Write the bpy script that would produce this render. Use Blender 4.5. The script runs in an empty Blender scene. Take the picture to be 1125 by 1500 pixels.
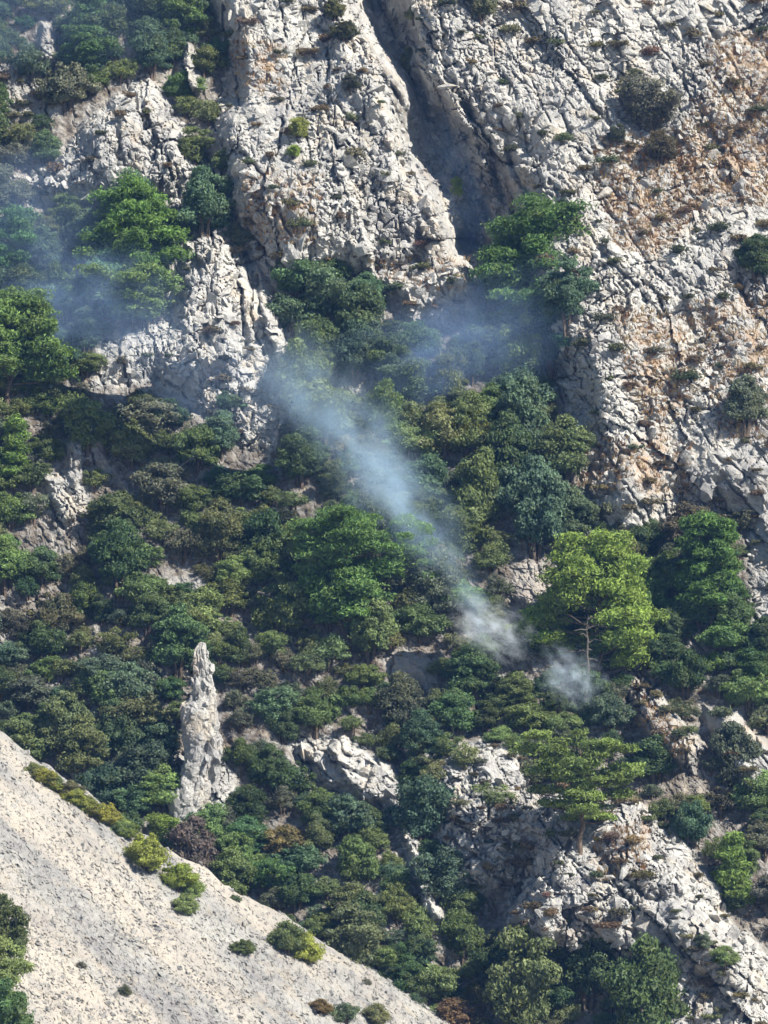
import bpy, bmesh, math, random
import numpy as np

# ------------------------------------------------------------------ camera, sky, sun, exposure
scene = bpy.context.scene
COL = scene.collection
D = 420.0                      # metres from the viewer across the valley to the middle of the slope
PXM = 16.0                     # photograph pixels per metre at that distance
F = D * PXM
PITCH = math.radians(9)
C0 = np.array([0.0, -D * math.cos(PITCH), -D * math.sin(PITCH)])
RIGHT = np.array([1.0, 0, 0])
FWD = np.array([0, math.cos(PITCH), math.sin(PITCH)])
UP = np.array([0, -math.sin(PITCH), math.cos(PITCH)])

cam = bpy.data.cameras.new("camera")
cam.sensor_fit = 'VERTICAL'
cam.angle = 2 * math.atan(750 / F)
cam.clip_start = 1.0
cam.clip_end = 3000
cam_o = bpy.data.objects.new("camera", cam)
COL.objects.link(cam_o)
cam_o.location = C0
cam_o.rotation_euler = (math.pi / 2 + PITCH, 0, 0)
scene.camera = cam_o

SUN = np.array([0.60, -0.47, 0.66]); SUN /= np.linalg.norm(SUN)
world = bpy.data.worlds.new("World"); scene.world = world; world.use_nodes = True
wn = world.node_tree.nodes; wl = world.node_tree.links
sky = wn.new('ShaderNodeTexSky'); sky.sky_type = 'NISHITA'; sky.sun_disc = False
sky.sun_elevation = math.asin(SUN[2]); sky.sun_rotation = math.atan2(SUN[0], SUN[1])
sky.air_density = 1.0; sky.dust_density = 0.1; sky.ozone_density = 4.0
bg = wn['Background']; bg.inputs['Strength'].default_value = 0.052
wl.new(sky.outputs['Color'], bg.inputs['Color'])
sl = bpy.data.lights.new("sun", 'SUN'); sl.energy = 5.0; sl.angle = math.radians(0.5); sl.color = (1.0, 0.94, 0.84)
so = bpy.data.objects.new("sun", sl); COL.objects.link(so)
from mathutils import Vector, Matrix, Euler
so.rotation_euler = Vector(SUN).to_track_quat('Z', 'Y').to_euler()
scene.view_settings.view_transform = 'Standard'; scene.view_settings.look = 'None'
scene.view_settings.gamma = 1.0; scene.view_settings.use_curve_mapping = False
scene.view_settings.exposure = 1.16
cy = scene.cycles
cy.max_bounces = 4; cy.diffuse_bounces = 2; cy.glossy_bounces = 1; cy.transmission_bounces = 2
cy.volume_bounces = 2; cy.transparent_max_bounces = 4
cy.volume_step_rate = 4.0; cy.volume_max_steps = 128
cy.use_denoising = True
cy.use_adaptive_sampling = True; cy.adaptive_threshold = 0.03

# ------------------------------------------------------------------ numeric helpers
def P(px, py, d):
    """a point d metres in front of the viewer in the direction of a photograph pixel"""
    px = np.asarray(px, float); py = np.asarray(py, float); d = np.asarray(d, float)
    return C0 + d[..., None] * (RIGHT * ((px - 562.5) / F)[..., None] + FWD + UP * ((750 - py) / F)[..., None])

def vnoise(x, y, seed):
    T = np.random.default_rng(seed).random((128, 128))
    xi = np.floor(x).astype(int); yi = np.floor(y).astype(int)
    fx = x - xi; fy = y - yi
    fx = fx * fx * (3 - 2 * fx); fy = fy * fy * (3 - 2 * fy)
    a = T[xi & 127, yi & 127]; b = T[(xi + 1) & 127, yi & 127]
    c = T[xi & 127, (yi + 1) & 127]; e = T[(xi + 1) & 127, (yi + 1) & 127]
    return (a * (1 - fx) + b * fx) * (1 - fy) + (c * (1 - fx) + e * fx) * fy - 0.5

def fbm(x, y, seed, o=4):
    s = 0; a = 1.0
    for i in range(o):
        s = s + a * vnoise(x, y, seed + i); x = x * 2.03 + 7.7; y = y * 2.03 + 3.1; a *= 0.5
    return s

def voro(x, y, seed):
    T = np.random.default_rng(seed).random((128, 128, 6))
    xi = np.floor(x).astype(int); yi = np.floor(y).astype(int)
    F1 = np.full(x.shape, 9.0); F2 = np.full(x.shape, 9.0)
    bi = np.zeros(x.shape, int); bj = np.zeros(x.shape, int)
    ox = np.zeros(x.shape); oy = np.zeros(x.shape)
    for a in (-1, 0, 1):
        for b in (-1, 0, 1):
            ci = (xi + a) & 127; cj = (yi + b) & 127
            dx = x - (xi + a + T[ci, cj, 0]); dy = y - (yi + b + T[ci, cj, 1])
            dd = np.sqrt(dx * dx + dy * dy)
            n = dd < F1
            F2 = np.where(n, F1, np.minimum(F2, dd))
            F1 = np.where(n, dd, F1)
            bi = np.where(n, ci, bi); bj = np.where(n, cj, bj)
            ox = np.where(n, dx, ox); oy = np.where(n, dy, oy)
    return F1, F2, ox, oy, T[bi, bj, 2:]

def sdf_poly(poly, X, Y):
    """signed distance in pixels, positive inside"""
    p = np.array(poly, float); q = np.roll(p, -1, 0)
    dist = np.full(X.shape, 1e9); ins = np.zeros(X.shape, bool)
    for (x0, y0), (x1, y1) in zip(p, q):
        ex, ey = x1 - x0, y1 - y0
        t = np.clip(((X - x0) * ex + (Y - y0) * ey) / (ex * ex + ey * ey + 1e-9), 0, 1)
        dist = np.minimum(dist, np.hypot(X - x0 - t * ex, Y - y0 - t * ey))
        if y0 != y1:
            c = ((y0 > Y) != (y1 > Y)) & (X < (x1 - x0) * (Y - y0) / (y1 - y0) + x0)
            ins ^= c
    return np.where(ins, dist, -dist)

def sstep(a, b, x):
    t = np.clip((x - a) / (b - a), 0, 1); return t * t * (3 - 2 * t)

# ------------------------------------------------------------------ materials
def new_mat(name):
    m = bpy.data.materials.new(name); m.use_nodes = True
    nt = m.node_tree; b = nt.nodes['Principled BSDF']
    b.inputs['Specular IOR Level'].default_value = 0.15
    return m, nt, nt.nodes, nt.links, b

def noise_node(nt, vec, scale, detail=5, rough=0.6):
    n = nt.nodes.new('ShaderNodeTexNoise'); n.inputs['Scale'].default_value = scale
    n.inputs['Detail'].default_value = detail; n.inputs['Roughness'].default_value = rough
    nt.links.new(vec, n.inputs['Vector']); return n.outputs['Fac']

def ramp(nt, fac, stops):
    r = nt.nodes.new('ShaderNodeValToRGB'); nt.links.new(fac, r.inputs['Fac'])
    e = r.color_ramp.elements
    while len(e) < len(stops): e.new(0.5)
    for el, (p, c) in zip(e, stops):
        el.position = p; el.color = (*c, 1) if not isinstance(c, float) else (c, c, c, 1)
    return r.outputs['Color']

def mix(nt, fac, a, b):
    n = nt.nodes.new('ShaderNodeMix'); n.data_type = 'RGBA'
    for s, v in ((n.inputs['Factor'], fac), (n.inputs['A'], a), (n.inputs['B'], b)):
        if hasattr(v, 'is_linked'): nt.links.new(v, s)
        elif isinstance(v, tuple): s.default_value = (*v, 1)
        else: s.default_value = v
    return n.outputs['Result']

def math_n(nt, op, a, b=None):
    n = nt.nodes.new('ShaderNodeMath'); n.operation = op
    for s, v in zip(n.inputs, (a, b)):
        if v is None: continue
        if hasattr(v, 'is_linked'): nt.links.new(v, s)
        else: s.default_value = v
    return n.outputs['Value']

def geo_pos(nt):
    return nt.nodes.new('ShaderNodeNewGeometry').outputs['Position']

def attr(nt, name, kind='GEOMETRY'):
    a = nt.nodes.new('ShaderNodeAttribute'); a.attribute_name = name; a.attribute_type = kind
    return a

def rock_material(name, tone=1.0, warm=0.0, soilcol=(0.115, 0.095, 0.075)):
    m, nt, N, L, b = new_mat(name)
    pos = geo_pos(nt)
    n1 = noise_node(nt, pos, 0.16, 6, 0.65)
    n2 = noise_node(nt, pos, 1.1, 6, 0.7)
    n3 = noise_node(nt, pos, 0.35, 4, 0.6)
    t = tone
    base = ramp(nt, n1, [(0.3, (0.27 * t, 0.265 * t, 0.265 * t)), (0.5, (0.40 * t, 0.392 * t, 0.37 * t)), (0.72, (0.52 * t, 0.505 * t, 0.465 * t))])
    fine = ramp(nt, n2, [(0.3, 0.55), (0.5, 0.95), (0.7, 1.12)])
    mu = N.new('ShaderNodeMix'); mu.data_type = 'RGBA'; mu.blend_type = 'MULTIPLY'; mu.inputs['Factor'].default_value = 0.9
    L.new(base, mu.inputs['A']); L.new(fine, mu.inputs['B'])
    c = mu.outputs['Result']
    st_v = N.new('ShaderNodeVectorMath'); st_v.operation = 'MULTIPLY'; L.new(pos, st_v.inputs[0]); st_v.inputs[1].default_value = (1.0, 1.0, .13)
    ns = noise_node(nt, st_v.outputs[0], 0.55, 4, .6)
    c = mix(nt, ramp(nt, ns, [(0.56, 0.0), (0.70, 0.45)]), c, (0.20 * t, 0.20 * t, 0.205 * t))
    c = mix(nt, ramp(nt, ns, [(0.30, 0.45), (0.44, 0.0)]), c, (0.50 * t, 0.43 * t, 0.32 * t))
    # iron staining and dry earth where the vertex layer says so
    st = math_n(nt, 'MULTIPLY', attr(nt, 'stain').outputs['Fac'], ramp(nt, n2, [(0.38, 0.0), (0.5, 1.0)]))
    wm = ramp(nt, n3, [(0.55, 0.0), (0.70, 0.42 + warm)])
    c = mix(nt, wm, c, (0.44, 0.34, 0.22))
    c = mix(nt, math_n(nt, 'MULTIPLY', st, 0.78), c, (0.33, 0.225, 0.135))
    so_ = math_n(nt, 'MULTIPLY', attr(nt, 'soil').outputs['Fac'], ramp(nt, n2, [(0.40, 1.0), (0.62, 0.35)]))
    c = mix(nt, so_, c, soilcol)
    L.new(c, b.inputs['Base Color']); b.inputs['Roughness'].default_value = 0.9
    bp = N.new('ShaderNodeBump'); bp.inputs['Strength'].default_value = 0.9; bp.inputs['Distance'].default_value = 0.25
    v = N.new('ShaderNodeTexVoronoi'); v.feature = 'F1'; v.inputs['Scale'].default_value = 2.2
    L.new(pos, v.inputs['Vector'])
    h = math_n(nt, 'ADD', math_n(nt, 'MULTIPLY', v.outputs['Distance'], 0.5), noise_node(nt, pos, 4.5, 6, 0.7))
    L.new(h, bp.inputs['Height']); L.new(bp.outputs['Normal'], b.inputs['Normal'])
    return m

M_ROCK = rock_material('limestone')
M_SLOPE = rock_material('slope_soil_and_rock', 0.9, 0.1)
M_SCREE = rock_material('scree_gravel', 0.74, -0.2, (0.41, 0.378, 0.325))

def leaf_material(name, rough=0.6, trans=0.25, dry=False):
    m, nt, N, L, b = new_mat(name)
    oi = N.new('ShaderNodeObjectInfo')
    va = attr(nt, 'var').outputs['Fac']
    pos = geo_pos(nt)
    n = noise_node(nt, pos, 0.9, 3, 0.6)
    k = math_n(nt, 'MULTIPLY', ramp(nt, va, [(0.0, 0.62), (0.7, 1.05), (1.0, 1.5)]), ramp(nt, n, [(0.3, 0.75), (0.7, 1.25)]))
    mu = N.new('ShaderNodeMix'); mu.data_type = 'RGBA'; mu.blend_type = 'MULTIPLY'; mu.inputs['Factor'].default_value = 1.0
    L.new(oi.outputs['Color'], mu.inputs['A']); L.new(k, mu.inputs['B'])
    c = mix(nt, ramp(nt, n, [(0.55, 0.0), (0.8, 0.18)]), mu.outputs['Result'], (0.16, 0.15, 0.05))
    nb = noise_node(nt, pos, 0.42, 3, .6)
    c = mix(nt, ramp(nt, nb, [(0.52, 0.0), (0.74, 0.35)]), c, (0.21, 0.215, 0.08))
    c = mix(nt, ramp(nt, nb, [(0.28, 0.30), (0.46, 0.0)]), c, (0.08, 0.145, 0.09))
    L.new(c, b.inputs['Base Color']); b.inputs['Roughness'].default_value = rough
    tr = N.new('ShaderNodeBsdfTranslucent'); L.new(c, tr.inputs['Color'])
    mx = N.new('ShaderNodeMixShader'); mx.inputs['Fac'].default_value = trans
    L.new(b.outputs['BSDF'], mx.inputs[1]); L.new(tr.outputs['BSDF'], mx.inputs[2])
    L.new(mx.outputs['Shader'], N['Material Output'].inputs['Surface'])
    return m
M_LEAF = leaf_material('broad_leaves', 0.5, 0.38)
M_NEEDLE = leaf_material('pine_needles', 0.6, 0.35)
M_DRYLEAF = leaf_material('dry_twigs', 0.85, 0.1)

def bark_material(name, col):
    m, nt, N, L, b = new_mat(name)
    n = noise_node(nt, geo_pos(nt), 3.0, 5, 0.7)
    c = ramp(nt, n, [(0.3, tuple(x * 0.5 for x in col)), (0.7, tuple(min(1, x * 1.3) for x in col))])
    L.new(c, b.inputs['Base Color']); b.inputs['Roughness'].default_value = 0.95
    bp = N.new('ShaderNodeBump'); bp.inputs['Distance'].default_value = 0.05; L.new(n, bp.inputs['Height']); L.new(bp.outputs['Normal'], b.inputs['Normal'])
    return m
M_BARK = bark_material('bark', (0.11, 0.085, 0.065))
M_DEAD = bark_material('bleached_deadwood', (0.10, 0.09, 0.08))
M_GRASS, nt, N, L, b = new_mat('dry_grass_blades')
L.new(ramp(nt, attr(nt, 'var').outputs['Fac'], [(0.0, (0.20, 0.10, 0.04)), (0.5, (0.36, 0.22, 0.10)), (1.0, (0.42, 0.33, 0.18))]), b.inputs['Base Color'])
b.inputs['Roughness'].default_value = 0.9

# ------------------------------------------------------------------ object helpers
def link(o, parent=None):
    COL.objects.link(o)
    if parent is not None: o.parent = parent
    return o

def mesh_obj(name, me, parent=None, mat=None):
    if mat is not None and not me.materials: me.materials.append(mat)
    return link(bpy.data.objects.new(name, me), parent)

def build_mesh(name, V, Fc, mat, var=None, smooth=False):
    """V (n,3); Fc (m,3|4) array of indices or a list of such arrays"""
    me = bpy.data.meshes.new(name)
    fl = Fc if isinstance(Fc, list) else [Fc]
    fl = [np.asarray(f, np.int32) for f in fl if len(f)]
    V = np.asarray(V, np.float32)
    me.vertices.add(len(V)); me.vertices.foreach_set('co', V.ravel())
    loops = np.concatenate([f.ravel() for f in fl])
    sizes = np.concatenate([np.full(len(f), f.shape[1], np.int32) for f in fl])
    starts = np.concatenate([[0], np.cumsum(sizes)[:-1]]).astype(np.int32)
    me.loops.add(len(loops)); me.loops.foreach_set('vertex_index', loops.astype(np.int32))
    me.polygons.add(len(sizes)); me.polygons.foreach_set('loop_start', starts)
    me.update(calc_edges=True)
    if var is not None:
        a = me.attributes.new('var', 'FLOAT', 'FACE'); a.data.foreach_set('value', np.asarray(var, np.float32))
    me.polygons.foreach_set('use_smooth', np.full(len(sizes), smooth))
    me.materials.append(mat)
    return me

def tag(o, label=None, cat=None, group=None, kind=None):
    for k, v in (('label', label), ('category', cat), ('group', group), ('kind', kind)):
        if v: o[k] = v
    return o

# ------------------------------------------------------------------ landform (polygons in photograph pixels)
RC = [(560, -900), (590, 0), (618, 90), (672, 180), (740, 242), (752, 330), (748, 420), (785, 490), (812, 560),
      (850, 640), (862, 770), (930, 800), (960, 780), (1000, 750), (1095, 760), (1100, 900), (1135, 960), (1950, 1100), (1950, -900)]
LW = [(318, -900), (318, 0), (328, 120), (312, 200), (325, 310), (366, 372), (405, 430), (480, 392), (560, 408), (640, 385), (648, 300),
      (604, 225), (580, 130), (532, 50), (505, -20), (490, -900)]
GULLY = [(490, -900), (505, -20), (532, 50), (580, 130), (604, 225), (648, 300), (645, 390), (690, 400), (715, 480), (790, 540), (812, 560),
         (785, 490), (748, 420), (752, 330), (739, 242), (671, 180), (617, 90), (589, 0), (560, -900)]
SPUR = [(322, 326), (364, 372), (410, 452), (424, 490), (408, 560), (418, 605), (402, 660), (345, 652), (286, 600), (228, 556), (130, 570), (150, 500),
        (238, 470), (252, 395), (266, 350)]
CRAG = [(203, 108), (236, 120), (250, 160), (292, 222), (306, 262), (272, 302), (240, 292), (150, 292), (100, 300), (40, 300), (32, 262), (100, 222), (120, 180), (160, 150)]
KNOB = [(545, 405), (640, 383), (692, 392), (694, 440), (650, 478), (600, 480), (575, 440)]
LOW = [(905, 1165), (945, 1178), (1000, 1232), (1060, 1330), (1122, 1398), (1150, 1520), (1260, 1900), (950, 1900), (940, 1480), (870, 1425), (800, 1425), (748, 1405),
       (738, 1330), (765, 1262), (740, 1200), (800, 1150)]
LEDGE = [(415, 1085), (500, 1075), (575, 1120), (600, 1190), (625, 1270), (650, 1345), (632, 1350), (605, 1270), (560, 1180), (470, 1150)]
LEDGE2 = [(610, 1105), (690, 1085), (765, 1095), (810, 1165), (775, 1262), (705, 1320), (660, 1290), (630, 1200)]
STRIP1 = [(925, 985), (960, 1000), (1030, 1095), (1015, 1130), (960, 1090), (920, 1030)]
STRIP2 = [(1030, 1030), (1085, 1050), (1180, 1140), (1180, 1230), (1100, 1170), (1060, 1110)]
KNOB2 = [(60, 695), (120, 690), (135, 760), (90, 770), (65, 730)]
KNOB3 = [(120, 625), (160, 630), (150, 680), (100, 690), (95, 650)]
TOP1 = [(60, 30), (78, 35), (92, 85), (60, 100), (40, 100)]
TOP2 = [(180, 40), (205, 60), (208, 100), (182, 100), (165, 70)]
TOP3 = [(275, 58), (284, 75), (296, 132), (276, 140), (262, 100)]
LEFTROCK = [(-60, 95), (90, 90), (110, 150), (60, 180), (-60, 185)]
BURN = [(235, 850), (300, 840), (320, 890), (260, 900)]
TAN = [(752, 830), (790, 815), (812, 870), (800, 908), (748, 915)]
TAN2 = [(518, 560), (580, 575), (585, 600), (540, 620), (520, 600)]
TAN3 = [(568, 955), (625, 965), (640, 1000), (575, 992)]
# polygon, metres towards the viewer, softness inside, softness outside, rockiness
FEAT = [(RC, 8.0, 75, 12, 1), (LW, 6.0, 45, 8, 1), (GULLY, -7.0, 38, 10, 1), (SPUR, 5.5, 38, 7, 1), (CRAG, 5.0, 36, 7, 1), (KNOB, 3.5, 30, 8, 1),
        (LOW, 8.0, 60, 7, 1), (LEDGE, 2.5, 18, 5, 1), (LEDGE2, 2.6, 35, 8, 1), (STRIP1, 2.0, 20, 8, 1), (STRIP2, 2.2, 25, 8, 1),
        (KNOB2, 1.6, 16, 6, 1), (KNOB3, 1.0, 14, 6, .7), (TOP1, 2.2, 14, 5, 1), (TOP2, 1.6, 12, 5, 1), (TOP3, 2.5, 12, 5, 1), (LEFTROCK, 0.5, 20, 20, .7),
        (BURN, 0.6, 14, 8, .7), (TAN, 0.6, 20, 10, .35), (TAN2, 0.3, 15, 10, .25), (TAN3, 0.5, 15, 8, .4)]
PFOOT = [(250, 1112), (338, 1100), (350, 1188), (300, 1222), (244, 1190)]
FEAT.append((PFOOT, 1.4, 25, 8, 1))
OCHRE = [[(1040, 60), (1180, 40), (1180, 300), (1040, 300), (1000, 330), (960, 380), (900, 360), (870, 250), (880, 205), (1000, 190), (1040, 130)],
         [(905, 450), (1010, 470), (1030, 560), (960, 640), (920, 560)], [(1010, 440), (1180, 440), (1180, 660), (1060, 640)],
         [(540, 380), (700, 380), (690, 425), (545, 425)], [(930, 1005), (1010, 1090), (990, 1110), (930, 1050)],
         [(830, 640), (1010, 640), (1010, 720), (850, 720)], [(340, 60), (420, 60), (420, 140), (350, 140)], [(355, 250), (470, 260), (460, 360), (370, 350)],
         [(870, 1230), (950, 1200), (940, 1290), (880, 1290)]]

def rock_relief(X, Y):
    """broken limestone: tilted facets at several sizes, parted by joints; steep joints on the buttress, slanting ones elsewhere"""
    wx = X + 16 * vnoise(X / 60, Y / 60, 21) + 6 * vnoise(X / 9, Y / 9, 23); wy = Y + 16 * vnoise(X / 60, Y / 60, 22) + 6 * vnoise(X / 9, Y / 9, 24)
    calm = np.clip(0.60 + 1.5 * fbm(X / 85, Y / 85, 41, 3), .14, 1.15)      # smooth slabs here, shattered rock there
    steep = sstep(640, 560, X + 60 * vnoise(X / 50, Y / 50, 42)) * sstep(760, 640, Y)
    out = 0.0
    for ang, wgt in ((78, steep), (54, 1 - steep)):
        ca, sa = math.cos(math.radians(ang)), math.sin(math.radians(ang))
        al = wx * ca + wy * sa; ac = -wx * sa + wy * ca
        h = 0.0
        for size, el, amp, tilt, cw, cd, seed in ((150, 2.2, 2.0, 1.1, .03, .7, 30), (62, 2.0, 1.0, .65, .05, .75, 31), (30, 1.9, 0.55, .40, .07, .65, 32), (15, 1.7, 0.36, .27, .11, .55, 33), (7.5, 1.5, 0.30, .30, .17, .45, 34)):
            F1, F2, ox, oy, r = voro(ac / size + 300, al / (size * el) + 300, seed)
            k = 1.0 if size > 40 else calm
            h = h + k * ((r[..., 0] - .5) * amp + ((r[..., 1] - .5) * ox + (r[..., 2] - .5) * oy) * 2 * tilt)
            h = h - k * cd * np.clip(r[..., 3] * 2.2 - .5, 0, 1.7) * np.exp(-((F2 - F1) / cw) ** 2)
        lj = np.abs(vnoise(ac / 26 + 50, al / 260 + 50, 45 + ang)) / .5
        h = h - 1.1 * np.exp(-(lj / .05) ** 2) * (vnoise(X / 70, Y / 70, 46) > -.05)
        out = out + wgt * h
    return out

def region_fields(X, Y):
    off = np.zeros(X.shape); rk = np.zeros(X.shape)
    wob = 9 * fbm(X / 22, Y / 22, 5, 3); wobL = 20 * vnoise(X / 48, Y / 48, 8)
    for poly, amp, wi, wo, r in FEAT:
        p = np.array(poly)
        s = sdf_poly(poly, X, Y) + wob * (1 if amp > 3 else 0.6) + (wobL if poly in (RC, LW, GULLY, LOW) else 0)
        a = amp * sstep(-wo, wi, s)
        if poly is RC: a = a * (.42 + .58 * sstep(820, 420, Y))
        if poly is LW: a = a * (.45 + .55 * sstep(420, 250, Y))
        if poly is SPUR: a = a * (.12 + .88 * sstep(650, 430, Y)) * (.3 + .7 * sstep(130, 300, X))
        if poly is CRAG: a = a * (.35 + .65 * sstep(305, 200, Y))
        if poly is LOW: a = a * (.35 + .65 * sstep(1500, 1290, Y))
        if poly is KNOB: a = a * (.3 + .7 * sstep(485, 410, Y))
        off = off + a
        rk = np.maximum(rk, r * sstep(-10, 6, s))
    return off, rk

def main_depth(X, Y):
    Yc = np.clip((750 - Y) / PXM, -140, 130)
    off, rk = region_fields(X, Y)
    u = (X - 562) / PXM
    d = D + 0.82 * Yc
    # big ribs and hollows running down the mountainside
    d = d - 3.2 * fbm((X + 0.45 * Y) / 190, (Y - 0.3 * X) / 420, 11, 3) - rk * 1.7 * fbm((X - 0.35 * Y) / 75, Y / 230, 14, 3)
    d = d - off
    rel = rock_relief(X, Y)
    smooth_patch = sstep(0, 30, sdf_poly([(895, -60), (975, -60), (960, 60), (935, 80), (905, 60)], X, Y))
    w = (0.22 + 0.78 * rk) * (1 - 0.75 * smooth_patch) * (1 - .32 * sstep(-20, 60, sdf_poly(RC, X, Y)))
    gs = sdf_poly(GULLY, X, Y)
    gm = sstep(-75, 0, gs) * sstep(470, 380, Y)
    ac = .91 * X - .41 * Y; al = .41 * X + .91 * Y
    d = d - gm * (8.0 * fbm(ac / 40, al / 120, 51, 3) + 2.5 * np.abs(vnoise(ac / 16, al / 90, 55)) * 2)     # fluted gully walls
    d = d - rel * w - (1 - rk) * 0.6 * fbm(X / 14, Y / 14, 17, 3)
    return d, rk

xs = np.concatenate([np.arange(-760, -100, 22.0), np.arange(-100, 1226, 2.0), np.arange(1226, 1900, 22.0)])
ys = np.concatenate([np.arange(-800, -90, 22.0), np.arange(-90, 1590, 2.0), np.arange(1590, 2600, 24.0)])
GX, GY = np.meshgrid(xs, ys)
GD, GR = main_depth(GX, GY)
GP = P(GX, GY, GD)

def grid_lookup(A, px, py):
    i = np.clip(np.searchsorted(xs, px) - 1, 0, len(xs) - 2); j = np.clip(np.searchsorted(ys, py) - 1, 0, len(ys) - 2)
    fx = (px - xs[i]) / (xs[i + 1] - xs[i]); fy = (py - ys[j]) / (ys[j + 1] - ys[j])
    return (A[j, i] * (1 - fx) + A[j, i + 1] * fx) * (1 - fy) + (A[j + 1, i] * (1 - fx) + A[j + 1, i + 1] * fx) * fy

def at(px, py):
    return P(px, py, grid_lookup(GD, px, py))

def smooth_normals(step):
    a = np.roll(GP, -step, 1) - np.roll(GP, step, 1); b_ = np.roll(GP, step, 0) - np.roll(GP, -step, 0)
    n = np.cross(a, b_); return n / (np.linalg.norm(n, axis=-1, keepdims=True) + 1e-9)
GN = smooth_normals(4)

def normal_at(px, py, e=10):
    i = min(max(int(np.searchsorted(xs, px)), 0), len(xs) - 1); j = min(max(int(np.searchsorted(ys, py)), 0), len(ys) - 1)
    return GN[j, i]

stain = np.zeros(GX.shape)
wob2 = 30 * fbm(GX / 40, GY / 40, 61, 3)
for p in OCHRE:
    stain = np.maximum(stain, sstep(-15, 35, sdf_poly(p, GX, GY) + wob2))
stain *= np.clip(0.52 + 2.4 * fbm(GX / 16, GY / 12, 63, 4), 0, 1)
soil = 1 - GR
for p in (TAN, TAN2, TAN3):
    soil *= 1 - sstep(-5, 15, sdf_poly(p, GX, GY))
    stain = np.maximum(stain, 0.30 * sstep(-5, 15, sdf_poly(p, GX, GY)))

# split the sheet into the wooded slope and each rock mass
owner = np.zeros((len(ys) - 1, len(xs) - 1), int)
cxm = (GX[:-1, :-1] + GX[1:, 1:]) / 2; cym = (GY[:-1, :-1] + GY[1:, 1:]) / 2
wobc = 9 * fbm(cxm / 22, cym / 22, 5, 3); wobL = 20 * vnoise(cxm / 48, cym / 48, 8)
ROCKS = [(RC, 'cliff_face', 'tall pale limestone cliff face with rusty dry grass streaks'),
         (LW, 'cliff_buttress', 'broad grey limestone buttress beside the shaded gully'),
         (GULLY, 'gully_wall', 'deep shaded rock gully between the two cliffs'),
         (SPUR, 'rock_spur', 'white limestone spur standing out of the wood beside the smoke'),
         (CRAG, 'rock_crag', 'jagged pale crag with upright blocks below the dark trees'),
         (KNOB, 'rock_knoll', 'low rocky knoll at the foot of the shaded gully'),
         (LOW, 'rock_outcrop', 'big sloping limestone outcrop under the flat-topped pine'),
         (LEDGE, 'rock_ledge', 'narrow white rock ledge running down through the bushes'),
         (LEDGE2, 'rock_shelf', 'broken grey rock shelf between bushes beside the big outcrop')]
for i, (poly, _, _) in enumerate(ROCKS):
    s = sdf_poly(poly, cxm, cym) + wobc + (wobL if poly in (RC, LW, GULLY, LOW) else 0)
    owner[(s > 0) & (owner == 0)] = i + 1
nx = len(xs)
J, I = np.meshgrid(np.arange(len(ys) - 1), np.arange(len(xs) - 1), indexing='ij')
quads = np.stack([J * nx + I, (J + 1) * nx + I, (J + 1) * nx + I + 1, J * nx + I + 1], -1)
VP = GP.reshape(-1, 3)

def sheet(name, sel, mat, label):
    q = quads[sel]
    used, inv = np.unique(q.ravel(), return_inverse=True)
    me = build_mesh(name, VP[used], inv.reshape(-1, 4), mat)
    for an, A in (('stain', stain), ('soil', soil)):
        a = me.attributes.new(an, 'FLOAT', 'POINT'); a.data.foreach_set('value', A.ravel()[used].astype(np.float32))
    o = mesh_obj(name, me)
    tag(o, label, None, None, 'structure')
    return o
hill = sheet('mountainside', owner == 0, M_SLOPE, 'steep wooded mountainside of brown soil and rubble')
rock_objs = [sheet(n, owner == i + 1, M_ROCK, lab) for i, (_, n, lab) in enumerate(ROCKS)]

# valley floor under the viewer
me = build_mesh('valley_ground', [(-1500, -900, C0[2] - 1.7), (1500, -900, C0[2] - 1.7), (1500, 300, C0[2] - 1.7), (-1500, 300, C0[2] - 1.7)], np.array([[0, 1, 2, 3]]), M_SLOPE)
tag(mesh_obj('valley_ground', me), 'dry valley floor in front of the mountain', None, None, 'structure')

# ------------------------------------------------------------------ scree slope in front
CX = np.array([-760, -300, 0, 60, 190, 300, 400, 520, 640, 700, 900.0])
CYv = np.array([620, 890, 1072, 1120, 1202, 1278, 1332, 1405, 1478, 1515, 1640.0])
def crest(px): return np.interp(px, CX, CYv) + 14 * vnoise(px / 60, px * 0, 70) + 8 * vnoise(px / 25, px * 0, 71) + 4 * vnoise(px / 8, px * 0, 72)
def scree_depth(px, py, rel=True):
    x = (px - 320) / PXM; z = (1285 - py) / PXM
    d = D - 40 + 1.15 * x + 1.75 * z
    t = py - np.interp(px, CX, CYv)
    d = d + 2.2 * np.exp(-np.clip(t, 0, 400) / 22)          # the crest rolls over
    a = 0.72 * (px) + 0.69 * (py); c = -0.69 * px + 0.72 * py
    d = d - 1.5 * fbm(c / 90, a / 400, 73, 3)
    if rel:
        F1, F2, ox, oy, r = voro(px / 7 + 200, py / 6 + 200, 74)
        G1, G2, gx, gy, g = voro(px / 15 + 200, py / 11 + 200, 75)
        d = d - (r[..., 0] - .5) * 0.36 - ((r[..., 1] - .5) * ox + (r[..., 2] - .5) * oy) * .45 - ((g[..., 0] - .5) * 0.18 + (g[..., 1] - .5) * gx * .4)
    return d
sx = np.concatenate([np.arange(-700, -60, 20.0), np.arange(-60, 780, 2.2)])
tt = np.concatenate([np.arange(0, 520, 2.2), np.arange(520, 1100, 25.0)])
SX, ST = np.meshgrid(sx, tt); SY = crest(SX) + ST
SP = P(SX, SY, scree_depth(SX, SY))
back = []
for k in (18, 12, 7, 4, 2, 1):
    b_ = SP[0].copy(); b_[:, 1] += k * 1.1; b_[:, 2] -= k * 0.75; back.append(b_)
SP = np.concatenate([np.stack(back), SP]); ns = len(sx)
J2, I2 = np.meshgrid(np.arange(SP.shape[0] - 1), np.arange(ns - 1), indexing='ij')
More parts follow.
